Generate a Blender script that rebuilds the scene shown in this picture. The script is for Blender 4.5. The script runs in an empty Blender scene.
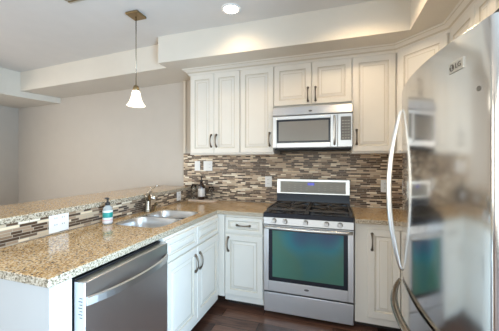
import bpy, bmesh, math
from mathutils import Vector, Matrix
S = bpy.context.scene
COL = S.collection
PI = math.pi

# ------------------------------------------------------------------ camera, world, lights, exposure
cam = bpy.data.cameras.new('camera'); camo = bpy.data.objects.new('camera', cam); COL.objects.link(camo)
camo.location = (0.6185, -2.9387, 1.375)
camo.rotation_euler = (PI/2, 0, math.radians(17.9))
cam.sensor_width = 36; cam.lens = 266.7/499*36
cam.shift_y = -(165.5-161.8)/499
cam.clip_start = 0.02
S.camera = camo
S.view_settings.view_transform = 'Standard'
S.view_settings.look = 'None'
S.view_settings.gamma = 1
S.view_settings.use_curve_mapping = False
S.view_settings.exposure = 0.20
S.cycles.use_denoising = True
S.cycles.max_bounces = 10
S.cycles.diffuse_bounces = 5
S.cycles.glossy_bounces = 5
S.cycles.sample_clamp_indirect = 6
S.cycles.caustics_reflective = False
S.cycles.caustics_refractive = False

W = bpy.data.worlds.new('World'); S.world = W; W.use_nodes = True
nt = W.node_tree; nt.nodes.clear()
sky = nt.nodes.new('ShaderNodeTexSky'); sky.sky_type = 'NISHITA'
sky.sun_elevation = math.radians(50); sky.sun_rotation = math.radians(200); sky.sun_disc = False
bg = nt.nodes.new('ShaderNodeBackground'); bg.inputs[1].default_value = 0.22
wo = nt.nodes.new('ShaderNodeOutputWorld')
nt.links.new(sky.outputs[0], bg.inputs[0]); nt.links.new(bg.outputs[0], wo.inputs[0])

def area(name, loc, rot, sx, sy, power, color, spread=PI):
    l = bpy.data.lights.new(name, 'AREA'); l.shape = 'RECTANGLE'; l.size = sx; l.size_y = sy
    l.energy = power; l.color = color; l.spread = spread
    o = bpy.data.objects.new(name, l); COL.objects.link(o); o.location = loc; o.rotation_euler = rot
    return o
DAY = (0.66, 0.84, 1.0)
WARM = (1.0, 0.74, 0.46)
# daylight entering through the glazed openings of the rear and the left wall
area('daylight_rear', (-0.1, -5.72, 1.35), (PI/2, 0, 0), 2.6, 2.1, 22, (0.80, 0.93, 1.0))
area('daylight_rear_dining', (-3.2, -5.72, 1.35), (PI/2, 0, 0), 1.7, 2.1, 38, (1.0, 0.93, 0.85))
area('daylight_left', (-4.60, -2.6, 1.5), (PI/2, 0, -PI/2), 1.8, 1.5, 52, (1.0, 0.91, 0.79))
area('daylight_right', (1.66, -3.0, .85), (PI/2, 0, PI/2), 1.3, 1.55, 170, (0.53, 0.77, 1.0))

# ------------------------------------------------------------------ materials
def mat(name, color=(.8,.8,.8), rough=.5, metal=0.0, spec=None, emit=None, es=0, trans=0, ior=None, coat=0):
    m = bpy.data.materials.new(name); m.use_nodes = True
    b = m.node_tree.nodes['Principled BSDF']
    b.inputs['Base Color'].default_value = (*color, 1)
    b.inputs['Roughness'].default_value = rough
    b.inputs['Metallic'].default_value = metal
    if spec is not None: b.inputs['Specular IOR Level'].default_value = spec
    if emit: b.inputs['Emission Color'].default_value = (*emit, 1); b.inputs['Emission Strength'].default_value = es
    if trans: b.inputs['Transmission Weight'].default_value = trans
    if ior: b.inputs['IOR'].default_value = ior
    if coat: b.inputs['Coat Weight'].default_value = coat; b.inputs['Coat Roughness'].default_value = .08
    return m
def N(m, t, **kw):
    n = m.node_tree.nodes.new(t)
    for k, v in kw.items():
        if k in n.inputs: n.inputs[k].default_value = v
        else: setattr(n, k, v)
    return n
def L(m, a, b): m.node_tree.links.new(a, b)
def P(m): return m.node_tree.nodes['Principled BSDF']
def objco(m, order=None, scale=(1,1,1)):
    tc = N(m, 'ShaderNodeNewGeometry')
    src = tc.outputs['Position']
    if order:
        sp = N(m, 'ShaderNodeSeparateXYZ'); L(m, src, sp.inputs[0])
        cb = N(m, 'ShaderNodeCombineXYZ')
        for i, a in enumerate(order):
            if a is not None: L(m, sp.outputs[a], cb.inputs[i])
        src = cb.outputs[0]
    mp = N(m, 'ShaderNodeMapping'); mp.inputs['Scale'].default_value = scale
    L(m, src, mp.inputs['Vector'])
    return mp.outputs[0]
def ramp(m, fac, stops, interp='LINEAR'):
    r = N(m, 'ShaderNodeValToRGB'); r.color_ramp.interpolation = interp
    e = r.color_ramp.elements
    while len(e) < len(stops): e.new(.5)
    for x, (p, c) in zip(e, stops): x.position = p; x.color = (*c, 1)
    L(m, fac, r.inputs[0]); return r.outputs[0]
def bump(m, h, strength=.2, dist=.002):
    b = N(m, 'ShaderNodeBump'); b.inputs['Strength'].default_value = strength; b.inputs['Distance'].default_value = dist
    L(m, h, b.inputs['Height']); L(m, b.outputs[0], P(m).inputs['Normal'])

def painted(name, color, rough=.6, var=.03):
    m = mat(name, color, rough)
    v = objco(m)
    n = N(m, 'ShaderNodeTexNoise', Scale=6.0, Detail=3.0); L(m, v, n.inputs['Vector'])
    c2 = tuple(max(0, x*(1-var)) for x in color)
    L(m, ramp(m, n.outputs['Fac'], [(.3, c2), (.7, color)]), P(m).inputs['Base Color'])
    f = N(m, 'ShaderNodeTexNoise', Scale=220.0, Detail=2.0); L(m, v, f.inputs['Vector'])
    bump(m, f.outputs['Fac'], .05, .001)
    return m
M = {}
M['wall'] = painted('wall_paint', (.55, .505, .45), .7)
M['soffit'] = painted('soffit_paint', (.74, .69, .605), .7)
M['ceiling'] = painted('ceiling_paint', (.75, .73, .70), .8)
M['cab'] = painted('cabinet_cream_paint', (.78, .74, .67), .38)
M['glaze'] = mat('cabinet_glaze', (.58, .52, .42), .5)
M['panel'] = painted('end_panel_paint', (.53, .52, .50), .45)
M['toe'] = mat('toe_kick', (.03, .02, .016), .6)
M['pull'] = mat('pewter_pull', (.16, .13, .10), .32, .9)
M['white'] = mat('white_plastic', (.85, .85, .84), .35)
M['slot'] = mat('outlet_slot', (.12, .12, .12), .5)
M['black'] = mat('black_enamel', (.012, .015, .024), .18)
M['iron'] = mat('cast_iron', (.062, .053, .045), .5)
M['dark'] = mat('dark_gap', (.01, .012, .016), .6)
M['chrome'] = mat('chrome', (.78, .78, .78), .12, 1)
M['bronze'] = mat('antique_brass', (.30, .215, .11), .35, .9)
M['grout'] = mat('grout', (.4, .36, .3), .8)

def steel(name, color, rough, axis=2, streak=.06):
    m = mat(name, color, rough, 1.0)
    sc = [90, 90, 90]; sc[axis] = .8
    v = objco(m, scale=sc)
    n = N(m, 'ShaderNodeTexNoise', Scale=3.0, Detail=4.0); L(m, v, n.inputs['Vector'])
    mr = N(m, 'ShaderNodeMapRange'); mr.inputs['To Min'].default_value = max(.02, rough-streak); mr.inputs['To Max'].default_value = rough+streak
    L(m, n.outputs['Fac'], mr.inputs[0]); L(m, mr.outputs[0], P(m).inputs['Roughness'])
    return m
M['steel_h'] = steel('brushed_steel', (.60, .60, .61), .32, 0)
M['steel_r'] = steel('brushed_steel_range', (.76, .77, .78), .40, 0)
M['steel_y'] = steel('brushed_steel_dishwasher', (.72, .69, .67), .34, 2)
M['steel_f'] = steel('brushed_steel_fridge', (.80, .785, .76), .13, 2, .04)
M['steel_sat'] = mat('satin_steel', (.64, .64, .63), .3, 1)
M['sink'] = steel('sink_steel', (.80, .81, .82), .34, 1)
M['nickel'] = mat('brushed_nickel', (.44, .39, .32), .25, 1)

# granite: tan and gold grain with brown, black and pale flecks
g = mat('granite', (.6,.45,.3), .12); M['granite'] = g
v = objco(g)
n1 = N(g, 'ShaderNodeTexNoise', Scale=95.0, Detail=6.0, Roughness=.62); L(g, v, n1.inputs['Vector'])
base = ramp(g, n1.outputs['Fac'], [(.33, (.11,.055,.02)), (.42, (.40,.23,.09)), (.50, (.60,.385,.17)), (.60, (.72,.51,.26)), (.72, (.84,.68,.44))])
vo = N(g, 'ShaderNodeTexVoronoi', Scale=170.0); L(g, v, vo.inputs['Vector'])
sepc = N(g, 'ShaderNodeSeparateColor'); L(g, vo.outputs['Color'], sepc.inputs[0])
fl = ramp(g, sepc.outputs[0], [(0, (1,1,1)), (.13, (0,0,0))], 'CONSTANT')
mx = N(g, 'ShaderNodeMix', data_type='RGBA'); L(g, fl, mx.inputs[0]); L(g, base, mx.inputs[6]); mx.inputs[7].default_value = (.07,.05,.04,1)
fl2 = ramp(g, sepc.outputs[1], [(0, (1,1,1)), (.16, (0,0,0))], 'CONSTANT')
mx2 = N(g, 'ShaderNodeMix', data_type='RGBA'); L(g, fl2, mx2.inputs[0]); L(g, mx.outputs[2], mx2.inputs[6]); mx2.inputs[7].default_value = (.72,.60,.43,1)
L(g, mx2.outputs[2], P(g).inputs['Base Color'])
# cut edge of the slab: the same stone, greyer and paler in grain
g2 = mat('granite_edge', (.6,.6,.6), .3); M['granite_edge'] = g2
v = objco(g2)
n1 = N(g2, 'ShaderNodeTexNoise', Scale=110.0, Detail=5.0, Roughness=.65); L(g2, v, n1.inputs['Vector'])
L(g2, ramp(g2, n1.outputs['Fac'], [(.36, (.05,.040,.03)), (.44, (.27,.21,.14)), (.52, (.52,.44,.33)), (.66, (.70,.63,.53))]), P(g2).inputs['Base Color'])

def mosaic(name, order):
    m = mat(name, (.5,.4,.3), .32)
    v = objco(m, order)
    b = N(m, 'ShaderNodeTexBrick')
    b.offset = .37; b.offset_frequency = 2; b.squash = .62; b.squash_frequency = 3
    for k, x in (('Scale', 1.0), ('Mortar Size', .0015), ('Mortar Smooth', .1), ('Bias', 0), ('Brick Width', .095), ('Row Height', .0170)): b.inputs[k].default_value = x
    b.inputs['Color1'].default_value = (0,0,0,1); b.inputs['Color2'].default_value = (1,1,1,1); b.inputs['Mortar'].default_value = (.5,.5,.5,1)
    L(m, v, b.inputs['Vector'])
    c = ramp(m, b.outputs['Color'], [(0, (.07,.038,.022)), (.26, (.34,.23,.15)), (.40, (.10,.058,.036)), (.47, (.76,.61,.43)), (.56, (.22,.14,.088)), (.62, (.86,.76,.60)), (.72, (.13,.08,.05)), (.79, (.56,.43,.30))], 'CONSTANT')
    x = N(m, 'ShaderNodeMix', data_type='RGBA'); L(m, b.outputs['Fac'], x.inputs[0]); L(m, c, x.inputs[6]); x.inputs[7].default_value = (.44,.38,.30,1)
    L(m, x.outputs[2], P(m).inputs['Base Color'])
    inv = N(m, 'ShaderNodeMath', operation='SUBTRACT'); inv.inputs[0].default_value = 1; L(m, b.outputs['Fac'], inv.inputs[1])
    bump(m, inv.outputs[0], .4, .0015)
    return m
M['tile_xz'] = mosaic('mosaic_back', (0, 2, None))
M['tile_yz'] = mosaic('mosaic_side', (1, 2, None))

fm = mat('dark_wood_planks', (.06,.03,.02), .28); M['floor'] = fm
v = objco(fm, (0, 1, None))
b = N(fm, 'ShaderNodeTexBrick'); b.offset = .37; b.offset_frequency = 2
for k, x in (('Scale', 1.0), ('Mortar Size', .0035), ('Mortar Smooth', .2), ('Bias', 0), ('Brick Width', .95), ('Row Height', .125)): b.inputs[k].default_value = x
b.inputs['Color1'].default_value = (0,0,0,1); b.inputs['Color2'].default_value = (1,1,1,1)
L(fm, v, b.inputs['Vector'])
wv = N(fm, 'ShaderNodeTexNoise', Scale=1.0, Detail=6.0, Roughness=.6)
mp = N(fm, 'ShaderNodeMapping'); mp.inputs['Scale'].default_value = (5, 60, 1); L(fm, v, mp.inputs[0]); L(fm, mp.outputs[0], wv.inputs['Vector'])
ad = N(fm, 'ShaderNodeMath', operation='MULTIPLY_ADD'); L(fm, b.outputs['Color'], ad.inputs[0]); ad.inputs[1].default_value = .45; L(fm, wv.outputs['Fac'], ad.inputs[2])
c = ramp(fm, ad.outputs[0], [(.35, (.026,.012,.009)), (.65, (.075,.036,.025)), (.95, (.17,.088,.06))])
x = N(fm, 'ShaderNodeMix', data_type='RGBA'); L(fm, b.outputs['Fac'], x.inputs[0]); L(fm, c, x.inputs[6]); x.inputs[7].default_value = (.012,.008,.006,1)
L(fm, x.outputs[2], P(fm).inputs['Base Color'])
inv = N(fm, 'ShaderNodeMath', operation='SUBTRACT'); inv.inputs[0].default_value = 1; L(fm, b.outputs['Fac'], inv.inputs[1]); bump(fm, inv.outputs[0], .3, .002)

# ------------------------------------------------------------------ mesh helpers
class MB:
    def __init__(s): s.bm = bmesh.new(); s.mi = 0; s.xf = None
    def v(s, p):
        p = Vector(p)
        return s.bm.verts.new(s.xf @ p if s.xf is not None else p)
    def face(s, vs):
        try: f = s.bm.faces.new(vs)
        except ValueError: return None
        f.material_index = s.mi; return f
    def box(s, x0, x1, y0, y1, z0, z1, b=0, seg=2):
        c = [s.v((x, y, z)) for x in (x0, x1) for y in (y0, y1) for z in (z0, z1)]
        fs = [s.face([c[i] for i in q]) for q in ((0,1,3,2),(4,6,7,5),(0,4,5,1),(2,3,7,6),(0,2,6,4),(1,5,7,3))]
        if b > 0:
            es = list({e for f in fs for e in f.edges})
            r = bmesh.ops.bevel(s.bm, geom=es, offset=b, segments=seg, affect='EDGES', profile=.5)
            for f in r['faces']: f.material_index = s.mi; f.smooth = True
        return s
    def prism(s, pts, z0, z1, axis='z', smooth=False):
        """closed outline pts (2D) extruded along axis; z: (x,y), x: (y,z), y: (x,z)"""
        f = {'z': lambda a, b, h: (a, b, h), 'x': lambda a, b, h: (h, a, b), 'y': lambda a, b, h: (a, h, b)}[axis]
        A = [s.v(f(a, b, z0)) for a, b in pts]; B = [s.v(f(a, b, z1)) for a, b in pts]
        s.face(A[::-1]); s.face(B)
        n = len(pts)
        for i in range(n):
            q = s.face([A[i], A[(i+1) % n], B[(i+1) % n], B[i]])
            if q and smooth: q.smooth = True
        return s
    def lathe(s, prof, c=(0,0,0), n=28, axis='z', caps=True):
        """prof: (r, h) list"""
        rings = []
        for r, h in prof:
            ring = []
            for i in range(n):
                a = 2*PI*i/n; p, q = r*math.cos(a), r*math.sin(a)
                d = {'z': (p, q, h), 'y': (p, h, q), 'x': (h, p, q)}[axis]
                ring.append(s.v((c[0]+d[0], c[1]+d[1], c[2]+d[2])))
            rings.append(ring)
        for A, B in zip(rings, rings[1:]):
            for i in range(n):
                f = s.face([A[i], A[(i+1) % n], B[(i+1) % n], B[i]])
                if f: f.smooth = True
        if caps: s.face(rings[0][::-1]); s.face(rings[-1])
        return s
    def tube(s, path, rad, n=10, flat=1.0, up=None):
        """swept round (or flattened) bar; rad a number or a list"""
        P_ = [Vector(p) for p in path]
        rings = []
        prev = Vector(up) if up else None
        for i, p in enumerate(P_):
            t = (P_[min(i+1, len(P_)-1)] - P_[max(i-1, 0)]).normalized()
            ref = prev if prev is not None and abs(prev.dot(t)) < .98 else (Vector((0,0,1)) if abs(t.z) < .9 else Vector((1,0,0)))
            a = (ref - t*ref.dot(t)).normalized(); bb = t.cross(a)
            prev = a
            r = rad[i] if isinstance(rad, (list, tuple)) else rad
            rings.append([s.v(p + a*(r*math.cos(2*PI*k/n)) + bb*(r*flat*math.sin(2*PI*k/n))) for k in range(n)])
        for A, B in zip(rings, rings[1:]):
            for k in range(n):
                f = s.face([A[k], A[(k+1) % n], B[(k+1) % n], B[k]])
                if f: f.smooth = True
        s.face(rings[0][::-1]); s.face(rings[-1])
        return s
    def build(s, name, mats, parent=None, loc=None, rot=None):
        bmesh.ops.recalc_face_normals(s.bm, faces=s.bm.faces)
        me = bpy.data.meshes.new(name); s.bm.to_mesh(me); s.bm.free()
        for m in (mats if isinstance(mats, (list, tuple)) else [mats]): me.materials.append(m)
        o = bpy.data.objects.new(name, me); COL.objects.link(o)
        if parent: o.parent = parent
        if loc: o.location = loc
        if rot is not None: o.rotation_euler = (0, 0, rot)
        return o
def tag(o, label, cat, group=None, kind=None):
    if label: o['label'] = label
    if cat: o['category'] = cat
    if group: o['group'] = group
    if kind: o['kind'] = kind
    return o
def thing(name, loc, rot, label, cat, group=None):
    o = bpy.data.objects.new(name, None); COL.objects.link(o); o.empty_display_size = .1
    o.location = loc; o.rotation_euler = (0, 0, rot)
    return tag(o, label, cat, group)
def struct(o): o['kind'] = 'structure'; return o
def text_mesh(name, s, size, material, parent, mw, depth=.0006):
    cu = bpy.data.curves.new(name, 'FONT'); cu.body = s; cu.size = size; cu.extrude = depth
    cu.align_x = 'CENTER'; cu.align_y = 'CENTER'
    t = bpy.data.objects.new('tmp', cu); COL.objects.link(t)
    bpy.context.view_layer.update()
    me = bpy.data.meshes.new_from_object(t.evaluated_get(bpy.context.evaluated_depsgraph_get()))
    bpy.data.objects.remove(t)
    me.transform(mw); me.materials.clear(); me.materials.append(material)
    o = bpy.data.objects.new(name, me); COL.objects.link(o); o.parent = parent
    return o

# ------------------------------------------------------------------ setting
XR, XL, YB = 1.73, -4.66, -5.8          # right wall, left wall, rear wall
ZC = 2.66                              # ceiling
def slab(name, m, *b): return struct(MB().box(*b).build(name, M[m]))
slab('floor', 'floor', XL-.2, XR+.2, YB-.2, .75, -.06, 0)
slab('ceiling', 'ceiling', XL-.2, XR+.2, YB-.2, .75, ZC, ZC+.08)
slab('wall_back', 'wall', -1.195, XR, 0, .12, 0, ZC)
# dining wall runs on from the kitchen's, a little out of square
def dining_y(x): return .03 - (x + 1.195)*.066
struct(MB().prism([(-1.15, dining_y(-1.15)), (XL-.1, dining_y(XL-.1)), (XL-.1, dining_y(XL-.1)+.12), (-1.15, dining_y(-1.15)+.12)], 0, ZC).build('wall_dining', M['wall']))
# left wall with one window opening, rear wall with two glazed openings
def wall_with_holes(name, axis, at, a0, a1, holes):
    mb = MB()
    d0, d1 = at
    def put(p, q, z0, z1):
        if q-p < 1e-4 or z1-z0 < 1e-4: return
        mb.box(*( (d0, d1, p, q, z0, z1) if axis == 'y' else (p, q, d0, d1, z0, z1)))
    cur = a0
    for h0, h1, z0, z1 in holes:
        put(cur, h0, 0, ZC); put(h0, h1, 0, z0); put(h0, h1, z1, ZC); cur = h1
    put(cur, a1, 0, ZC)
    return struct(mb.build(name, M['wall']))
wall_with_holes('wall_left', 'y', (XL-.12, XL), YB, .34, [(-3.6, -1.6, .7, 2.25)])
wall_with_holes('wall_right', 'y', (XR, XR+.12), YB, .12, [(-3.75, -2.25, .05, 2.15)])
wall_with_holes('wall_rear', 'x', (YB-.12, YB), XL, XR, [(-4.1, -2.3, .25, 2.4), (-1.5, 1.3, .05, 2.4)])
gl = mat('window_glass', (1,1,1), .02, trans=1, ior=1.05)
def window(name, axis, at, a0, a1, z0, z1, nmull):
    mb = MB()
    def put(p, q, c, d, dd=.05):
        mb.box(*((at-dd, at+dd*.4, p, q, c, d) if axis == 'y' else (p, q, at-dd, at+dd*.4, c, d)))
    put(a0, a0+.06, z0, z1); put(a1-.06, a1, z0, z1); put(a0+.06, a1-.06, z0, z0+.06); put(a0+.06, a1-.06, z1-.06, z1)
    for i in range(1, nmull+1):
        c = a0 + (a1-a0)*i/(nmull+1); put(c-.03, c+.03, z0+.06, z1-.06)
    o = struct(mb.build(name, M['white']))
window('window_1', 'y', XL-.06, -3.6, -1.6, .7, 2.25, 1)
window('window_2', 'x', YB-.06, -4.1, -2.3, .25, 2.4, 1)
window('door_2', 'y', XR+.06, -3.75, -2.25, .05, 2.15, 1)
window('door_1', 'x', YB-.06, -1.5, 1.3, .05, 2.4, 1)

# dropped soffits: over the kitchen cabinets, the dining wall and the far left
ZS = 2.39
def soffit(name, pts, z0): return struct(MB().prism(pts, z0, ZC).build(name, M['soffit']))
soffit('trim_1', [(-1.118, 0), (-1.118, -.62), (1.166, -.605), (1.166, YB), (XR, YB), (XR, 0)], ZS)
soffit('trim_2', [(-1.1185, -.475), (-3.69, -.305), (-3.69, dining_y(-3.69)), (-1.1185, dining_y(-1.1185)), ], ZS)
soffit('trim_3', [(-3.56, dining_y(-3.56)), (-3.6905, -.305), (-3.71, -.46), (-3.71, -1.9), (XL, -1.9), (XL, dining_y(XL))], 2.305)
struct(MB().box(-1.196, -1.166, -.014, -.0005, 1.481, ZS).build('trim_5', M['soffit']))

# backsplash mosaic on the back wall and the short return on the right wall
struct(MB().box(-1.195, XR-.009, -.009, 0, .914, 1.48).build('wall_back_mosaic', M['tile_xz']))
struct(MB().box(XR-.009, XR, -1.24, 0, .914, 1.48).build('wall_right_mosaic', M['tile_yz']))
# raised peninsula wall carrying the bar, tiled on the kitchen side
XK = -1.088
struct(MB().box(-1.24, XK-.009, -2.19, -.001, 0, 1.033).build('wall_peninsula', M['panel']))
struct(MB().box(XK-.009, XK, -2.19, -.0095, .914, 1.0335).build('wall_peninsula_mosaic', M['tile_yz']))

# ------------------------------------------------------------------ granite
def granite_slab(name, outline, z0, z1, label, cat, cut=None):
    mb = MB()
    mb.mi = 0
    r = .006
    bm = mb.bm
    top = [bm.verts.new((x, y, z1)) for x, y in outline]
    f = bm.faces.new(top)
    if cut:
        hole = [bm.verts.new((x, y, z1)) for x, y in cut]
        bm.faces.remove(f)
        es = [bm.edges.get((top[i], top[(i+1) % len(top)])) or bm.edges.new((top[i], top[(i+1) % len(top)])) for i in range(len(top))]
        es += [bm.edges.new((hole[i], hole[(i+1) % len(hole)])) for i in range(len(hole))]
        bmesh.ops.triangle_fill(bm, edges=es, use_beauty=True)
        fs = list(bm.faces)
    else: fs = [f]
    ext = bmesh.ops.extrude_face_region(bm, geom=fs)
    vs = [g_ for g_ in ext['geom'] if isinstance(g_, bmesh.types.BMVert)]
    for q in vs: q.co.z = z0
    bm.normal_update()
    for q in bm.faces:
        q.material_index = 1 if abs(q.normal.z) < .5 else 0
    o = mb.build(name, [M['granite'], M['granite_edge']])
    bv = o.modifiers.new('edge', 'BEVEL'); bv.width = .005; bv.segments = 2; bv.limit_method = 'ANGLE'; bv.angle_limit = math.radians(60); bv.material = -1
    return tag(o, label, cat)
def rrect(x0, x1, y0, y1, r, n=5):
    pts = []
    for cx, cy, a in ((x1-r, y1-r, 0), (x0+r, y1-r, 90), (x0+r, y0+r, 180), (x1-r, y0+r, 270)):
        for i in range(n+1):
            t = math.radians(a+90*i/n); pts.append((cx+r*math.cos(t), cy+r*math.sin(t)))
    return pts
XPE, YCE, YEND = -.455, -.618, -2.185
SX0, SX1, SY0, SY1 = -.975, -.555, -1.375, -.735      # sink opening
granite_slab('countertop', [(XK+.0005, -.0095), (XK+.0005, YEND), (XPE, YEND), (XPE, YCE), (-.003, YCE), (-.003, -.0095)], .876, .914,
    'speckled tan granite worktop of the peninsula wrapping into the corner left of the range', 'countertop',
    cut=rrect(SX0, SX1, SY0, SY1, .09, 8))
granite_slab('countertop', [(.767, -.0095), (.767, YCE), (1.10, YCE), (1.10, -1.235), (XR-.0095, -1.235), (XR-.0095, -.0095)], .876, .914,
    'short tan granite worktop between the gas range and the refrigerator', 'countertop')
granite_slab('bar_top', [(-1.08, -.0095), (-1.59, -.0095), (-1.59, -2.26), (-1.08, -2.26)], 1.034, 1.072,
    'raised speckled granite bar ledge running along the tiled half wall', 'bar top')

# ------------------------------------------------------------------ cabinetry
def raised_panel(mb, x0, x1, z0, z1, t=.02, frame=.052, small=False):
    """door or drawer front, back at y=0, facing -y; ring profile with a glazed groove"""
    k = .6 if small else 1.0
    fr = frame*k
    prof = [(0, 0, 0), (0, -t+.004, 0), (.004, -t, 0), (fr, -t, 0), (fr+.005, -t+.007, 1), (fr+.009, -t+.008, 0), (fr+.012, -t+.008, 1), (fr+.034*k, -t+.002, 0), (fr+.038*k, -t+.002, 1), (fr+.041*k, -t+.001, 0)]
    rings = []
    for ins, y, _ in prof:
        rings.append([mb.v((a, y, b)) for a, b in ((x0+ins, z0+ins), (x1-ins, z0+ins), (x1-ins, z1-ins), (x0+ins, z1-ins))])
    mb.mi = 0; mb.face(rings[0])
    for i in range(1, len(rings)):
        mb.mi = prof[i][2]
        for k_ in range(4): mb.face([rings[i-1][k_], rings[i-1][(k_+1) % 4], rings[i][(k_+1) % 4], rings[i][k_]])
    mb.mi = 0; mb.face(rings[-1])
def pull_mesh(mb, c, length=.115, vertical=True, front=-.02):
    """bowed pull with flared feet, centre c=(x,z)"""
    x, z = c; h = length/2
    pts, rad = [], []
    for i in range(13):
        t = -1 + 2*i/12
        d = front - .026*(1 - abs(t)**2.6) - .004
        pts.append((x, d, z+t*h) if vertical else (x+t*h, d, z)); rad.append(.0052 + .0050*abs(t)**2.5)
    mb.tube(pts, rad, 8)
    for sgn in (-1, 1):
        p = (x, front+.0, z+sgn*h*.97) if vertical else (x+sgn*h*.97, front, z)
        mb.lathe([(.012, 0), (.0115, -.006), (.009, -.012)], p, 10, 'y')
def cabinet(name, loc, rot, w, z0, z1, depth, doors, drawers, label, cat='cabinet', toe=False, group=None):
    """local: front plane of the box at y=0 facing -y, x from 0 to w. doors: (x0,x1,z0,z1,pull or None)"""
    T = thing(name, loc, rot, label, cat, group)
    mb = MB()
    b0 = z0
    mb.box(0, w, 0, depth, z0, z1)
    if toe:
        mb.mi = 1; mb.box(0, w, .075, depth, 0.001, z0)
    mb.build('body', [M['cab'], M['toe']], T)
    for kind, lst in (('door', doors), ('drawer', drawers)):
        for x0, x1, a, b_, pl in lst:
            m2 = MB(); raised_panel(m2, x0, x1, a, b_, small=(kind == 'drawer'))
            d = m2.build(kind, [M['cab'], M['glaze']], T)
            if pl:
                m3 = MB(); pull_mesh(m3, pl[:2], .130, pl[2] == 'v')
                m3.build('handle', M['pull'], d)
    return T
# ---- upper row. box front y=-.32, doors to -.34
UB, UT, DB, DT = 1.452, 2.345, 1.467, 2.322
YU = -.32
def upper(x0, x1, doors, label, z0=UB, name='wall_cabinet', db=DB):
    return cabinet(name, (x0, YU, 0), 0, x1-x0-.001, z0, UT, .309, [(a-x0, b-x0, db, DT, (c-x0, pz, 'v') if c is not None else None) for a, b, c, pz in doors], [], label)
upper(-.918, -.325, [(-.905, -.623, -.652, 1.60), (-.620, -.330, -.592, 1.60)], 'cream two-door wall cabinet beside the dining opening, above the soap bottle corner')
upper(-.325, .033, [(-.321, .029, -.010, 1.60)], 'cream single-door wall cabinet between the two-door one and the microwave')
upper(.033, .760, [(.037, .398, .366, 2.02), (.404, .756, .437, 2.02)], 'short cream two-door cabinet directly above the microwave', z0=1.905, db=1.925)
upper(.760, 1.124, [(.765, 1.115, .800, 1.60)], 'cream single-door wall cabinet just right of the microwave, beside the corner unit')
# diagonal corner unit and the run towards the refrigerator on the right wall
P0, P1 = Vector((1.125, -.325)), Vector((1.43, -.635))
dv = P1-P0; dl = dv.length; ang = math.atan2(dv.y, dv.x)
T = thing('corner_cabinet', (P0.x, P0.y, 0), ang, 'cream diagonal corner wall cabinet partly hidden behind the refrigerator door', 'cabinet')
mb = MB()
inv = Matrix.Rotation(-ang, 4, 'Z') @ Matrix.Translation((-P0.x, -P0.y, 0))
mb.xf = inv
mb.prism([(1.1255, -.326), (1.429, -.6345), (XR-.0095, -.6345), (XR-.0095, -.0105), (1.1255, -.0105)], UB, UT)
mb.build('body', M['cab'], T)
mb = MB(); raised_panel(mb, .025, dl-.025, DB, DT); d = mb.build('door', [M['cab'], M['glaze']], T)
mb = MB(); pull_mesh(mb, (dl-.05, 1.60)); mb.build('handle', M['pull'], d)
XS = 1.43   # box front of the right-wall uppers (doors face -x)
def side_upper(y0, y1, doors, z0, label, db):
    w = y0-y1-.002
    return cabinet('wall_cabinet', (XS, y0-.001, 0), -PI/2, w, z0, UT, XR-XS-.0095, [(y0-a, y0-b, db, DT, (y0-c, pz, 'v')) for a, b, c, pz in doors], [], label)
side_upper(-.636, -1.235, [(-.645, -1.00, -.96, 1.60), (-1.005, -1.225, -1.04, 1.60)], UB, 'cream wall cabinet on the right wall between corner unit and refrigerator', DB)
side_upper(-1.235, -2.14, [(-1.245, -1.685, -1.65, 1.95), (-1.69, -2.13, -1.73, 1.95)], 1.82, 'cream cabinet mounted directly over the refrigerator', 1.84)

# crown moulding mitred along the run (outward, height)
path = [(-.918, -.0095), (-.918, -.322), (1.125, -.322), (1.43, -.633), (1.43, -2.6)]
prof = [(.0005, 2.3255), (.012, 2.3255), (.014, 2.336), (.020, 2.341), (.023, 2.344), (.030, 2.356), (.044, 2.366), (.054, 2.371), (.057, 2.374), (.058, 2.380), (.066, 2.383), (.066, 2.3895), (.0005, 2.3895)]
mb = MB(); rings = []
for i, p in enumerate(path):
    p = Vector(p)
    dirs = []
    if i > 0: dirs.append((p-Vector(path[i-1])).normalized())
    if i < len(path)-1: dirs.append((Vector(path[i+1])-p).normalized())
    ns = [Vector((d_.y, -d_.x)) for d_ in dirs]
    n_ = sum(ns, Vector((0, 0))).normalized(); k = 1/max(.3, n_.dot(ns[0]))
    rings.append([mb.v((p.x+n_.x*o_*k, p.y+n_.y*o_*k, z)) for o_, z in prof])
for A, B in zip(rings, rings[1:]):
    for k in range(len(prof)):
        mb.mi = 1 if k in (4, 8) else 0
        mb.face([A[k], A[(k+1) % len(prof)], B[(k+1) % len(prof)], B[k]])
mb.mi = 0
mb.face(rings[0]); mb.face(rings[-1])
struct(mb.build('trim_4', [M['cab'], M['glaze']]))

# ---- base row. box front y=-.585, door to -.605
CB, CT = .065, .8755
YF = -.585
cabinet('base_cabinet', (-.385, YF, 0), 0, .381, CB, CT, .575,
    [(.006, .375, .125, .692, (.040, .60, 'v'))], [(.006, .375, .712, .855, (.19, .783, 'h'))],
    'white base cabinet with one drawer over one door, left of the gas range', toe=True)
cabinet('base_cabinet', (.768, YF, 0), 0, .345, CB, CT, .575,
    [(.095, .330, .125, .835, (.128, .735, 'v'))], [],
    'cream base cabinet with one tall door between range and refrigerator', toe=True)
cabinet('base_cabinet', (1.122, -.586, 0), -PI/2, .648, CB, CT, XR-1.122-.001,
    [(.02, .64, .125, .835, (.60, .735, 'v'))], [], 'cream base cabinet on the right wall tucked behind the refrigerator', toe=True)
XF = -.452   # box front of the peninsula run (doors to -.432, facing +x)
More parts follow.
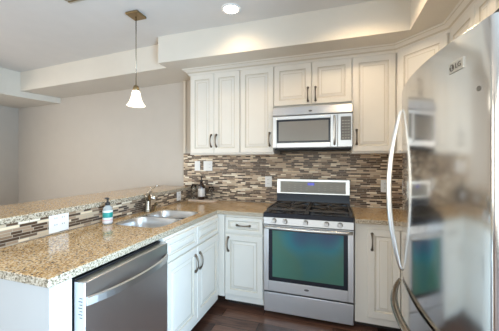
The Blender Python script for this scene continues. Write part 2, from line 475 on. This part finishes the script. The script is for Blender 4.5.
# sink base: hollow carcass so the bowls hang inside
T = thing('sink_base_cabinet', (XF, -1.46, 0), PI/2, 'white two-door sink cabinet in the peninsula next to the dishwasher', 'cabinet')
wS = .85
mb = MB()
mb.box(0, wS, 0, .02, CB, CT); mb.box(0, .018, .02, .60, CB, CT); mb.box(wS-.018, wS, .02, .60, CB, CT); mb.box(.018, wS-.018, .02, .60, CB, CB+.018)
mb.mi = 1; mb.box(0, wS, .075, .60, .001, CB)
mb.build('body', [M['cab'], M['toe']], T)
for x0, x1, c_ in ((.008, .418, .385), (.424, .828, .457)):
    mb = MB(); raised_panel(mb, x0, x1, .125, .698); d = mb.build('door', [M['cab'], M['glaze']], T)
    mb = MB(); pull_mesh(mb, (c_, .575), .13); mb.build('handle', M['pull'], d)
    mb = MB(); raised_panel(mb, x0, x1, .715, .858, small=True); mb.build('false_drawer_front', [M['cab'], M['glaze']], T)
# corner filler strip between sink base and drawer base
T = tag(MB().box(XF+.001, -.386, -.604, -.586, .10, CT).build('corner_filler', M['cab']), 'narrow plain white filler strip in the inner corner beside the drawer cabinet', 'filler strip')
# peninsula end panel wrapping the open end beside the dishwasher
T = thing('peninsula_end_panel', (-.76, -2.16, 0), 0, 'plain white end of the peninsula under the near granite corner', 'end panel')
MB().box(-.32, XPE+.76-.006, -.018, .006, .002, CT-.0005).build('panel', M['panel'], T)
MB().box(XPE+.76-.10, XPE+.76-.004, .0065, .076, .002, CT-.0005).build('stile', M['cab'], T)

# ------------------------------------------------------------------ dishwasher
D0, D1 = -2.070, -1.466
T = thing('dishwasher', (XF, D0, 0), PI/2, 'stainless dishwasher with a bowed bar handle set in the peninsula', 'dishwasher')
wD = D1-D0
MB().box(.005, wD-.005, .012, .56, .10, .862).build('body', M['dark'], T)
MB().box(.01, wD-.01, .06, .50, .001, .0995).build('toe_plate', M['dark'], T)
mb = MB(); mb.box(.004, wD-.004, -.044, .0115, .115, .855, .004); dd = mb.build('door', M['steel_y'], T)
mb = MB(); mb.box(.0005, .0038, -.0425, .010, .116, .853); tr = mb.build('door_edge_trim', mat('grey_trim', (.55,.57,.60), .4), T)
mb = MB()
for i in range(7): mb.box(-.0002, .0004, -.036, -.020+.006*(i % 2), .700+i*.014, .704+i*.014)
mb.build('edge_markings', M['slot'], tr)
# bowed bar handle
mb = MB()
A_, B_ = [], []
n_ = 16
for i in range(n_+1):
    t = -1+2*i/n_
    x_ = wD/2 + t*(wD/2-.014); y_ = -.0445 - .050*(1-abs(t)**2.4)
    A_.append((x_, y_)); B_.append((x_, y_-.010))
zt = .020
for (a, b_), in zip(zip(A_, B_)): pass
ring = []
for (ax, ay), (bx, by) in zip(A_, B_):
    ring.append([mb.v(p) for p in ((ax, ay, .770-zt), (bx, by, .770-zt+.004), (bx, by, .770+zt-.004), (ax, ay, .770+zt))])
for R0, R1 in zip(ring, ring[1:]):
    for k in range(4): mb.face([R0[k], R0[(k+1) % 4], R1[(k+1) % 4], R1[k]])
mb.face(ring[0]); mb.face(ring[-1])
mb.build('handle', M['steel_sat'], dd)

# ------------------------------------------------------------------ sink and faucet
T = thing('sink', (0, 0, 0), 0, 'stainless undermount double-bowl sink set in the peninsula worktop', 'sink')
T.location = (SX0, SY0, .70)
def bowl(name, x0, x1, y0, y1, zb, zt):
    mb = MB(); rings = []
    for ins, z, r in ((-.0005, zt, .09), (.003, zt-.006, .088), (.008, zt-.06, .085), (.014, zb+.03, .08), (.03, zb+.008, .07), (.06, zb, .05)):
        pts = rrect(x0+ins, x1-ins, y0+ins, y1-ins, r, 8)
        rings.append([mb.v((x-SX0, y-SY0, z-.70)) for x, y in pts])
    for A, B in zip(rings, rings[1:]):
        for k in range(len(A)):
            f = mb.face([A[k], A[(k+1) % len(A)], B[(k+1) % len(A)], B[k]])
            if f: f.smooth = True
    mb.face(rings[-1])
    o = mb.build(name, M['sink'], T)
    cx, cy = (x0+x1)/2-SX0, (y0+y1)/2-SY0
    MB().lathe([(.043, zb-.70+.0005), (.043, zb-.70+.003), (.03, zb-.70+.003), (.028, zb-.70+.001)], (cx, cy, 0), 20).build('drain', M['chrome'], o)
    return o
bowl('bowl', SX0+.0035, SX1-.0035, SY0+.0035, -1.055, .70, .908)
bowl('bowl', SX0+.0035, SX1-.0035, -1.025, SY1-.0035, .73, .908)
mb = MB(); mb.box(.012, SX1-SX0-.012, (-1.0545-SY0), (-1.0255-SY0), .10, .206, .003); mb.build('divider', M['sink'], T)

FX, FY = -1.03, -.885
T = thing('faucet', (FX, FY, .9145), math.radians(-48), 'brushed nickel single-lever pull-out faucet behind the sink', 'faucet')
mb = MB(); mb.lathe([(.034, 0), (.034, .006), (.029, .012), (.027, .03), (.026, .09), (.028, .13), (.027, .15), (.018, .165)], n=24); mb.build('body', M['nickel'], T)
mb = MB(); mb.tube([(0, 0, .10), (.03, .006, .135), (.065, .013, .165), (.105, .02, .185), (.14, .028, .180), (.165, .033, .160), (.172, .035, .142)], [.02, .02, .019, .018, .019, .021, .019], 14); sp = mb.build('spout', M['nickel'], T)
mb = MB(); mb.lathe([(.019, .138), (.021, .145), (.019, .160)], (.171, .035, 0), 16); mb.build('spray_head', M['chrome'], sp)
mb = MB(); mb.tube([(0, 0, .155), (.004, .010, .18), (.014, .032, .21), (.030, .062, .235), (.045, .088, .245)], [.018, .014, .010, .009, .007], 12); mb.build('lever', M['nickel'], T)
T = thing('soap_dispenser', (-1.015, -.80, .9145), 0, 'small bronze soap pump standing in the worktop beside the faucet', 'soap dispenser')
MB().lathe([(.02, 0), (.02, .005), (.012, .012), (.011, .045)], n=18).build('base', M['bronze'], T)
MB().tube([(0, 0, .045), (0, 0, .065), (.012, 0, .072), (.045, 0, .068)], [.007, .008, .007, .005], 10).build('nozzle', M['bronze'], T)

# ------------------------------------------------------------------ gas range  (local x 0..w, y: 0 at the wall, front at -.61)
RX0, RX1 = .001, .761
T = thing('gas_range', (RX0, 0, 0), 0, 'stainless steel gas range with black cooktop and a teal-tinted oven window', 'range')
w = RX1-RX0
FRT = -.612
MB().box(.003, w-.003, -.57, -.025, .034, .879).build('body', M['dark'], T)
for lx in (.05, w-.09):
    for ly in (-.53, -.10): MB().lathe([(.016, .0005), (.016, .0335)], (lx+.02, ly, 0), 12).build('foot', M['dark'], T)
MB().box(.002, w-.002, FRT+.004, -.571, .036, .208, .004).build('storage_drawer', M['steel_r'], T)
# oven door with cut-out window
dz0, dz1 = .222, .812
mb = MB()
wx0, wx1, wz0, wz1 = .046, w-.046, .314, .782
mb.box(.002, wx0, FRT, -.571, dz0, dz1, .003); mb.box(wx1, w-.002, FRT, -.571, dz0, dz1, .003)
mb.box(wx0, wx1, FRT, -.571, dz0, wz0, .003); mb.box(wx0, wx1, FRT, -.571, wz1, dz1, .003)
od = mb.build('oven_door', M['steel_r'], T)
og = mat('oven_glass_coated', (.02,.13,.14), .06, coat=.6)
v = objco(og)
n1 = N(og, 'ShaderNodeTexNoise', Scale=2.2, Detail=1.0); L(og, v, n1.inputs['Vector'])
L(og, ramp(og, n1.outputs['Fac'], [(.34, (.035,.09,.20)), (.48, (.018,.20,.25)), (.62, (.06,.19,.14))]), P(og).inputs['Base Color'])
MB().box(wx0-.001, wx1+.001, FRT+.006, -.58, wz0-.001, wz1+.001).build('window_border', M['black'], od)
MB().box(wx0+.034, wx1-.034, FRT+.0045, FRT+.0062, wz0+.036, wz1-.018).build('window', og, od)
mb = MB(); mb.mi = 0
mb.lathe([(.021, FRT-.0012), (.021, FRT+.001)], (0, 0, 0), 24, 'y'); 
for q in mb.bm.verts: q.co.z = q.co.z*.42 + .272; q.co.x += w/2
mb.build('logo_badge', M['slot'], od)
# bowed handle bar on two posts
mb = MB(); pts = []
for i in range(17):
    t = -1+2*i/16; pts.append((w/2+t*(w/2-.012), FRT-.030-.024*(1-t*t), .795))
mb.tube(pts, .0135, 12, 1.0)
for sx in (.03, w-.03): mb.box(sx-.012, sx+.012, FRT-.032, FRT+.001, .783, .807, .003)
mb.build('handle', M['steel_sat'], od)
# control panel, slightly tilted
mb = MB(); mb.prism([(FRT-.006, .820), (FRT-.003, .879), (-.571, .879), (-.571, .820)], .002, w-.002, 'x'); cp = mb.build('control_panel', M['steel_h'], T)
for kx in (.098, .196, .373, .545, .652):
    mb = MB(); mb.lathe([(.022, FRT+.002), (.022, FRT-.008), (.019, FRT-.010), (.018, FRT-.026), (.015, FRT-.030)], (kx, 0, .853), 22, 'y')
    k = mb.build('knob', M['steel_sat'], T)
    MB().box(kx-.0015, kx+.0015, FRT-.0308, FRT-.0295, .855, .869).build('pointer', M['slot'], k)
# black cooktop deck
mb = MB(); mb.prism([(FRT-.006, .880), (FRT-.006, .918), (FRT+.006, .9215), (-.075, .9215), (-.075, .880)], .001, w-.001, 'x'); mb.build('cooktop', M['black'], T)
# burners and two wide grates
for cx in (.205, .555):
    for cy, r in ((-.46, .05), (-.21, .042)):
        bq = MB().lathe([(r, .922), (r, .928), (r*.8, .932), (r*.78, .940), (r*.7, .942)], (cx, cy, 0), 24).build('burner', M['iron'], T)
for gx0, gx1 in ((.022, w/2-.003), (w/2+.003, w-.022)):
    mb = MB(); y0, y1 = -.585, -.095; z0, z1 = .944, .957; b_ = .012
    for (a, c_) in ((gx0, gx0+b_), (gx1-b_, gx1)): mb.box(a, c_, y0, y1, z0, z1, .002, 1)
    for yy in (y0, (y0+y1)/2-b_/2, y1-b_): mb.box(gx0+b_, gx1-b_, yy, yy+b_, z0, z1, .002, 1)
    for cy in (-.46, -.21):
        cx = (gx0+gx1)/2
        for a in range(6):
            t = a*PI/3+PI/6
            r1 = .112 if a in (1, 4) else .15
            mb.tube([(cx+.028*math.cos(t), cy+.028*math.sin(t), z1-.004), (cx+r1*math.cos(t), cy+r1*math.sin(t), z1-.004)], .0055, 6)
    for fx in (gx0+.006, gx1-.006):
        for fy in (y0+.006, y1-.006): mb.box(fx-.006, fx+.006, fy-.006, fy+.006, .922, z0+.001)
    mb.build('grate', M['iron'], T)
# backguard: black riser below a framed grey control face
mb = MB(); mb.prism([(-.075, .90), (-.090, .925), (-.068, 1.035), (-.025, 1.035), (-.025, .90)], .008, w-.008, 'x'); mb.build('riser', M['black'], T)
mb = MB(); mb.prism([(-.072, 1.036), (-.060, 1.186), (-.025, 1.190), (-.025, 1.036)], .008, w-.008, 'x'); bgd = mb.build('backguard', M['steel_sat'], T)
face_m = mat('backguard_face', (.33, .32, .29), .4)
mb = MB(); mb.prism([(-.0732, 1.046), (-.0622, 1.166), (-.060, 1.166), (-.071, 1.046)], .045, w-.045, 'x'); mb.build('control_face', face_m, bgd)
disp = mat('blue_display', (.03,.03,.12), .2, emit=(.12,.12,.85), es=.5)
mb = MB(); mb.prism([(-.0670, 1.126), (-.0645, 1.154), (-.063, 1.154), (-.0650, 1.126)], .335, .405, 'x'); mb.build('display', disp, bgd)
btn = mat('button_print', (.42,.41,.38), .5)
mb = MB()
for i in range(9):
    for j in range(3):
        bx = .13+i*.062
        if .32 < bx < .42: continue
        zz = 1.075+j*.022; yy = -.0732+(zz-1.046)*.011/.12
        mb.box(bx, bx+.022, yy-.0006, yy+.001, zz, zz+.006); mb.build('button', btn, bgd); mb = MB()
mb.bm.free()

# ------------------------------------------------------------------ over-the-range microwave
MX0, MX1 = .034, .762
T = thing('microwave', (MX0, -.0095, 1.486), 0, 'stainless over-the-range microwave hung above the gas range', 'microwave')
w = MX1-MX0; h = .415; fy = -.385
MB().box(.002, w-.002, -.34, 0, .022, h-.002).build('body', M['steel_h'], T)
MB().box(.012, w-.012, -.35, -.01, 0, .0215, .004).build('vent_base', M['dark'], T)
mb = MB(); mb.prism([(-.341, h-.085), (fy+.012, h-.085), (fy+.002, h-.078), (fy+.020, h-.004), (-.341, h-.002)], 0, w, 'x'); mb.build('top_grille', M['steel_h'], T)
mb = MB()
mb.lathe([(.018, -.3872), (.018, -.383)], (0, 0, 0), 20, 'y')
for q in mb.bm.verts: q.co.z = q.co.z*.45+h-.048; q.co.x += w/2-.005; q.co.y += .009
mb.build('logo_badge', M['slot'], T)
dx1 = .600
mb = MB(); gx0, gx1, gz0, gz1 = .040, dx1-.060, .070, h-.122
mb.box(0, gx0, fy, -.341, .024, h-.089, .003); mb.box(gx1, dx1, fy, -.341, .024, h-.089, .003)
mb.box(gx0, gx1, fy, -.341, .024, gz0, .003); mb.box(gx0, gx1, fy, -.341, gz1, h-.089, .003)
md = mb.build('door', M['steel_h'], T)
MB().box(gx0-.001, gx1+.001, fy+.006, -.345, gz0-.001, gz1+.001).build('window_border', M['black'], md)
mg = mat('microwave_mesh_window', (.22,.21,.195), .2)
MB().box(gx0+.018, gx1-.018, fy+.0045, fy+.0062, gz0+.018, gz1-.018).build('window', mg, md)
mb = MB(); hx = dx1-.026
mb.tube([(hx, fy-.001, .05), (hx, fy-.028, .062), (hx, fy-.034, .10), (hx, fy-.034, h-.165), (hx, fy-.028, h-.122), (hx, fy-.001, h-.11)], .011, 10)
mb.build('handle', M['steel_sat'], md)
mb = MB(); mb.box(dx1+.003, w, fy, -.341, .024, h-.089, .003); cp = mb.build('control_panel', M['steel_h'], T)
key_m = mat('keypad_face', (.15,.145,.14), .3)
MB().box(dx1+.028, w-.012, fy-.0008, fy+.001, .085, h-.118).build('keypad', key_m, cp)
mb = MB()
for i in range(4):
    for j in range(7): mb.box(dx1+.040+i*.024, dx1+.054+i*.024, fy-.0014, fy-.0005, .10+j*.026, .107+j*.026)
mb.build('key_prints', btn, cp)

# ------------------------------------------------------------------ refrigerator  (doors bow towards -x)
FY0, FY1 = -2.105, -1.262
T = thing('refrigerator', (1.02, FY0, 0), 0, 'tall stainless bottom-freezer refrigerator with a bowed door front', 'refrigerator')
OX, OY = 1.02, FY0
wF = FY1-FY0
MB().box(1.062-OX, XR-.012-OX, .006, wF-.006, .03, 1.735, .004).build('cabinet_body', mat('fridge_side_grey', (.33,.33,.335), .4), T)
MB().box(1.075-OX, 1.10-OX, .02, wF-.02, .001, .0295).build('base_grille', M['dark'], T)
def fx(y, sag=.050, edge=1.003):
    t = (y-(FY0+FY1)/2)/(wF/2); return edge - .032*(t+1)/2 - sag*(1-t*t)
def bowed_outline(m=.014, back=1.058):
    pts = []
    n_ = 28
    for i in range(n_+1):
        y = FY0+m + (wF-2*m)*i/n_; pts.append((fx(y)-OX, y-OY))
    # rounded vertical edges
    a = [(fx(FY1-m)+m*.3-OX, FY1-m*.35-OY), (fx(FY1-m)+m*1.0-OX, FY1-OY)]
    b_ = [(fx(FY0+m)+m*1.0-OX, FY0-OY), (fx(FY0+m)+m*.3-OX, FY0+m*.35-OY)]
    return pts + a + [(back-OX, FY1-OY), (back-OX, FY0-OY)] + b_
def bowed_door(name, z0, z1):
    mb = MB(); pts = bowed_outline()
    mb.prism(pts, z0, z1, 'z')
    for f in mb.bm.faces:
        if abs(f.normal.z) < .5: f.smooth = True
    o = mb.build(name, M['steel_f'], T)
    bv = o.modifiers.new('edge', 'BEVEL'); bv.width = .002; bv.segments = 2; bv.limit_method = 'ANGLE'; bv.angle_limit = math.radians(70); bv.harden_normals = True
    return o
ud = bowed_door('door', .782, 1.755)
fd = bowed_door('freezer_drawer', .10, .768)
MB().box(1.0585-OX, 1.0615-OX, .012, wF-.012, .11, 1.73).build('door_gasket', M['dark'], T)
MB().box(1.02-OX, 1.11-OX, .015, .075, 1.7555, 1.775, .004).build('hinge_cover', M['dark'], T)
# vertical bow handle near the far edge, tapering to the door at both ends
hy = -1.34
base_x = fx(hy)
mb = MB(); pts, rad = [], []
for i in range(25):
    t = -1+2*i/24
    pts.append((base_x - .012 - .054*(1-abs(t)**1.9)-OX, hy-OY, 1.225+t*.412)); rad.append(.008+.0055*(1-abs(t)**2))
pts = [(base_x+.002-OX, hy-OY, .800)] + pts + [(base_x+.002-OX, hy-OY, 1.650)]; rad = [.007]+rad+[.007]
mb.tube(pts, rad, 12, 1.15)
mb.build('handle', mat('bright_handle_steel', (.86,.86,.85), .28, 1), ud)
# horizontal bow handle across the freezer drawer
mb = MB(); pts, rad = [], []
for i in range(25):
    t = -1+2*i/24
    y = (FY0+FY1)/2 + t*.40
    pts.append((fx(y) - .012 - .050*(1-abs(t)**2.2)-OX, y-OY, .725-.012*(1-t*t))); rad.append(.0085+.0055*(1-abs(t)**3))
mb.tube(pts, rad, 12, 1.15)
mb.build('handle', M['nickel'], fd)
# badge and small round plug
def on_door(y, z, out=0):
    t = Vector((-(1), 0, 0)); e = 1e-3
    d_ = Vector((fx(y+e)-fx(y-e), 2*e, 0)).normalized()   # tangent, +y
    n_ = Vector((-d_.y, d_.x, 0))                          # outward, -x
    p = Vector((fx(y)-OX, y-OY, z)) + n_*out
    mtx = Matrix((( -d_.x, 0, n_.x, p.x), (-d_.y, 0, n_.y, p.y), (0, 1, 0, p.z), (0, 0, 0, 1)))  # local x reads left to right, y up, z out
    return mtx
BY, BZ = -1.968, 1.668
mb = MB(); mb.xf = on_door(BY, BZ, .0); mb.box(-.034, .034, -.0165, .0165, -.001, .003, .001); bd = mb.build('badge', mat('badge_silver', (.62,.60,.55), .35, .8), ud)
bt = mat('badge_print', (.10,.085,.07), .4)
mk = on_door(BY, BZ, .0036)
text_mesh('letters', 'LG', .022, bt, bd, mk @ Matrix.Translation((.012, 0, 0)))
mb = MB(); mb.xf = mk @ Matrix.Translation((-.018, 0, 0)) @ Matrix.Rotation(PI/2, 4, 'X')
mb.lathe([(.0105, -.0006), (.0105, .0006)], (0, 0, 0), 24, 'y'); em = mb.build('emblem', bt, bd)
mb = MB(); mb.xf = mk @ Matrix.Translation((-.018, 0, .0004))
mb.box(-.0012, .0012, -.008, .008, 0, .0006); mb.box(-.0012, .007, -.008, -.0058, 0, .0006); mb.lathe([(.002, 0), (.002, .0006)], (-.006, .005, 0), 10); mb.build('emblem_mark', M['steel_sat'], em)
mb = MB(); mb.xf = on_door(-2.055, 1.575, 0) @ Matrix.Rotation(PI/2, 4, 'X')
mb.lathe([(.0075, .001), (.0075, -.004), (.005, -.006)], (0, 0, 0), 18, 'y'); mb.build('round_plug', mat('plug_grey', (.2,.19,.17), .35, .5), ud)

# ------------------------------------------------------------------ pendant, ceiling fittings
PX, PY = -1.035, -1.033
T = thing('pendant_lamp', (PX, PY, ZC), 0, 'hanging pendant lamp with a flared white glass shade above the bar', 'pendant lamp')
mb = MB(); mb.xf = Matrix.Rotation(math.radians(0), 4, 'Z')
mb.box(-.062, .062, -.062, .062, -.022, -.0005, .006); mb.build('canopy', M['bronze'], T)
MB().tube([(0, 0, -.022), (0, 0, -.63)], .0042, 8).build('rod', M['nickel'], T)
MB().lathe([(.009, -.618), (.021, -.627), (.026, -.648), (.029, -.669), (.024, -.671)], n=24).build('socket_cap', M['bronze'], T)
sh = mat('lit_frosted_glass', (.95,.92,.85), .4, emit=(1.0, .86, .66), es=1.15)
mb = MB(); mb.lathe([(0.0241, -0.6640), (0.0310, -0.6693), (0.0361, -0.6913), (0.0430, -0.7265), (0.0550, -0.7617), (0.0722, -0.7890), (0.0791, -0.7978), (0.0765, -0.7995), (0.0688, -0.7890), (0.0516, -0.7626), (0.0396, -0.7265), (0.0327, -0.6913), (0.0258, -0.6710)], n=36, caps=False); mb.build('shade', sh, T)
MB().lathe([(.010, -.678), (.018, -.700), (.024, -.725), (.018, -.748), (.006, -.758)], n=18).build('bulb', mat('bulb_glow', (1,1,1), .4, emit=(1, .82, .58), es=14), T)
def can(x, y, z, label, power, vis=True):
    T = thing('recessed_light', (x, y, z), 0, label, 'recessed light')
    MB().lathe([(.082, -.0005), (.082, -.006), (.066, -.008), (.062, -.0015)], n=32, caps=False).build('trim_ring', M['white'], T)
    MB().lathe([(.001, -.0025), (.064, -.0025), (.064, -.0008), (.001, -.0008)], n=32).build('lens', mat('can_lens', (1,1,1), .5, emit=(1, .85, .64), es=9), T)
    l = bpy.data.lights.new('can_light', 'SPOT'); l.energy = power; l.color = WARM; l.spot_size = math.radians(150); l.spot_blend = .6; l.shadow_soft_size = .06
    o = bpy.data.objects.new('can_light', l); COL.objects.link(o); o.parent = T; o.location = (0, 0, -.02)
can(-.218, -.853, ZC, 'lit recessed ceiling light nearest the wall cabinets', 8)
can(.80, -1.0, ZC, 'lit recessed ceiling light over the floor before the range', 24)
can(-.267, -2.5, ZC, 'added unseen recessed fill light behind the viewer near the peninsula', 14)  # unseen can, added to raise the ambient light
can(.60, -2.7, ZC, 'added unseen recessed fill light behind the viewer near the refrigerator', 14)  # second unseen can, also added as ambient fill
can(-3.2, -1.6, ZC, 'added unseen recessed fill light over the dining area', 14)  # unseen can, added to bring warm light onto the walls
VX, VY = -1.335, -1.41
T = thing('ceiling_vent', (VX, VY, ZC), 0, 'small slotted vent in the ceiling above the bar', 'vent')
MB().box(-.09, .09, -.08, .08, -.008, -.0005, .003).build('frame', mat('vent_beige', (.52,.47,.38), .5), T)
for i in range(5): MB().box(-.075, .075, -.062+i*.027, -.050+i*.027, -.012, -.0081).build('slat', M['bronze'], T)

# ------------------------------------------------------------------ wall plates
def plate(loc, rot, w, h, slots, label, kind='outlet'):
    T = thing('wall_outlet' if kind == 'outlet' else 'light_switch', loc, rot, label, 'outlet' if kind == 'outlet' else 'switch')
    MB().box(-w/2, w/2, -.006, 0, -h/2, h/2, .002).build('plate', M['white'], T)
    for sx, k in slots:
        if k == 'o':
            for zz in (-.021, .021):
                o = MB().box(sx-.016, sx+.016, -.0075, -.0062, zz-.014, zz+.014, .0006).build('receptacle', M['white'], T)
                mb = MB(); mb.box(sx-.008, sx-.005, -.0080, -.0074, zz-.004, zz+.006); mb.box(sx+.005, sx+.008, -.0080, -.0074, zz-.004, zz+.006); mb.build('slots', M['slot'], o)
        else:
            MB().box(sx-.016, sx+.016, -.0085, -.0062, -.032, .032, .0008).build('rocker', M['white'], T)
plate((-1.0, -.0095, 1.325), 0, .074, .118, [(0, 's')], 'narrow white rocker switch plate on the mosaic above the dark bottle', 'switch')
plate((-.857, -.0095, 1.325), 0, .118, .118, [(-.024, 's'), (.024, 'o')], 'wide white plate with switch and outlet below the two-door wall cabinet', 'outlet')
plate((-.102, -.0095, 1.152), 0, .078, .120, [(0, 'o')], 'white outlet plate on the mosaic just left of the range backguard')
plate((1.085, -.0095, 1.135), 0, .078, .120, [(0, 'o')], 'white outlet plate on the mosaic beside the refrigerator handle')
plate((XK+.0005, -1.675, .993), PI/2, .128, .138, [(-.024, 'o'), (.024, 'o')], 'wide white double outlet plate on the bar half wall near the peninsula end')
plate((XK+.0005, -.29, .992), PI/2, .078, .118, [(0, 'o')], 'white outlet plate on the bar half wall close to the back corner')

# ------------------------------------------------------------------ small things on the worktop
clear = mat('clear_glass', (.97,.98,.98), .02, trans=1, ior=1.28)
T = thing('soap_bottle', (-.995, -1.375, .9145), math.radians(165), 'clear hand soap bottle with black pump and teal label, standing near the sink', 'bottle')
MB().lathe([(.030, 0), (.034, .004), (.034, .105), (.030, .122), (.016, .134), (.015, .140)], n=28).build('bottle', mat('soap_liquid', (.75,.80,.80), .12, trans=.5, ior=1.35), T)
lab = mat('bottle_label', (.8,.8,.8), .45)
v = objco(lab, (2, None, None)); sx_ = N(lab, 'ShaderNodeSeparateXYZ'); L(lab, v, sx_.inputs[0])
mr = N(lab, 'ShaderNodeMapRange'); mr.inputs['From Min'].default_value = .92; mr.inputs['From Max'].default_value = 1.02; L(lab, sx_.outputs[0], mr.inputs[0])
L(lab, ramp(lab, mr.outputs[0], [(0, (.80,.74,.74)), (.22, (.80,.55,.55)), (.30, (.82,.84,.84)), (.44, (.02,.30,.27)), (.82, (.80,.84,.84))], 'CONSTANT'), P(lab).inputs['Base Color'])
MB().lathe([(.0345, .010), (.0348, .012), (.0348, .100), (.0345, .102)], n=28, caps=False).build('label_sleeve', lab, T)
pk = mat('black_pump', (.02,.018,.017), .35)
MB().lathe([(.017, .139), (.017, .158), (.007, .162), (.006, .180), (.012, .182), (.012, .192)], n=18).build('pump_cap', pk, T)
MB().tube([(0, 0, .187), (.02, 0, .188), (.038, 0, .182)], [.008, .007, .005], 8).build('pump_nozzle', pk, T)

TZ = .9145
T = tag(MB().prism(rrect(-1.055, -.70, -.155, -.025, .02), 0, .014).build('tray', mat('pale_tray', (.70,.58,.48), .35)), 'pale rectangular tray in the back corner carrying bottle and glasses', 'tray')
T.location = (0, 0, TZ)
TZ2 = TZ+.0145
T = thing('soap_bottle', (-.905, -.088, TZ2), 0, 'dark amber pump bottle with white label on the corner tray', 'bottle')
amber = mat('dark_amber_glass', (.028,.012,.008), .08, coat=.5)
MB().lathe([(.036, 0), (.041, .004), (.041, .150), (.036, .170), (.017, .188), (.015, .205)], n=28).build('bottle', amber, T)
MB().lathe([(.0415, .035), (.0418, .037), (.0418, .128), (.0415, .130)], n=28, caps=False).build('label_sleeve', mat('white_label', (.74,.70,.66), .5), T)
MB().lathe([(.018, .204), (.018, .226), (.006, .230), (.006, .255), (.011, .257), (.011, .270)], n=18).build('pump_cap', pk, T)
MB().tube([(0, 0, .264), (.02, -.01, .265), (.036, -.018, .258)], [.007, .006, .0045], 8).build('pump_nozzle', pk, T)
def goblet(x, y, s, label):
    T = thing('stemmed_glass', (x, y, TZ2), 0, label, 'glass')
    MB().lathe([(.030*s, 0), (.030*s, .003*s), (.006*s, .008*s), (.0045*s, .06*s), (.008*s, .072*s)], n=24).build('stem', clear, T)
    MB().lathe([(.008*s, .0722*s), (.026*s, .085*s), (.033*s, .11*s), (.031*s, .165*s), (.029*s, .165*s), (.031*s, .11*s), (.024*s, .087*s), (.002*s, .078*s)], n=24, caps=False).build('cup', clear, T)
goblet(-1.010, -.085, 1.02, 'clear stemmed glass between dark bottle and bar outlet')
goblet(-.775, -.09, .92, 'clear stemmed glass on the range side of the dark bottle')
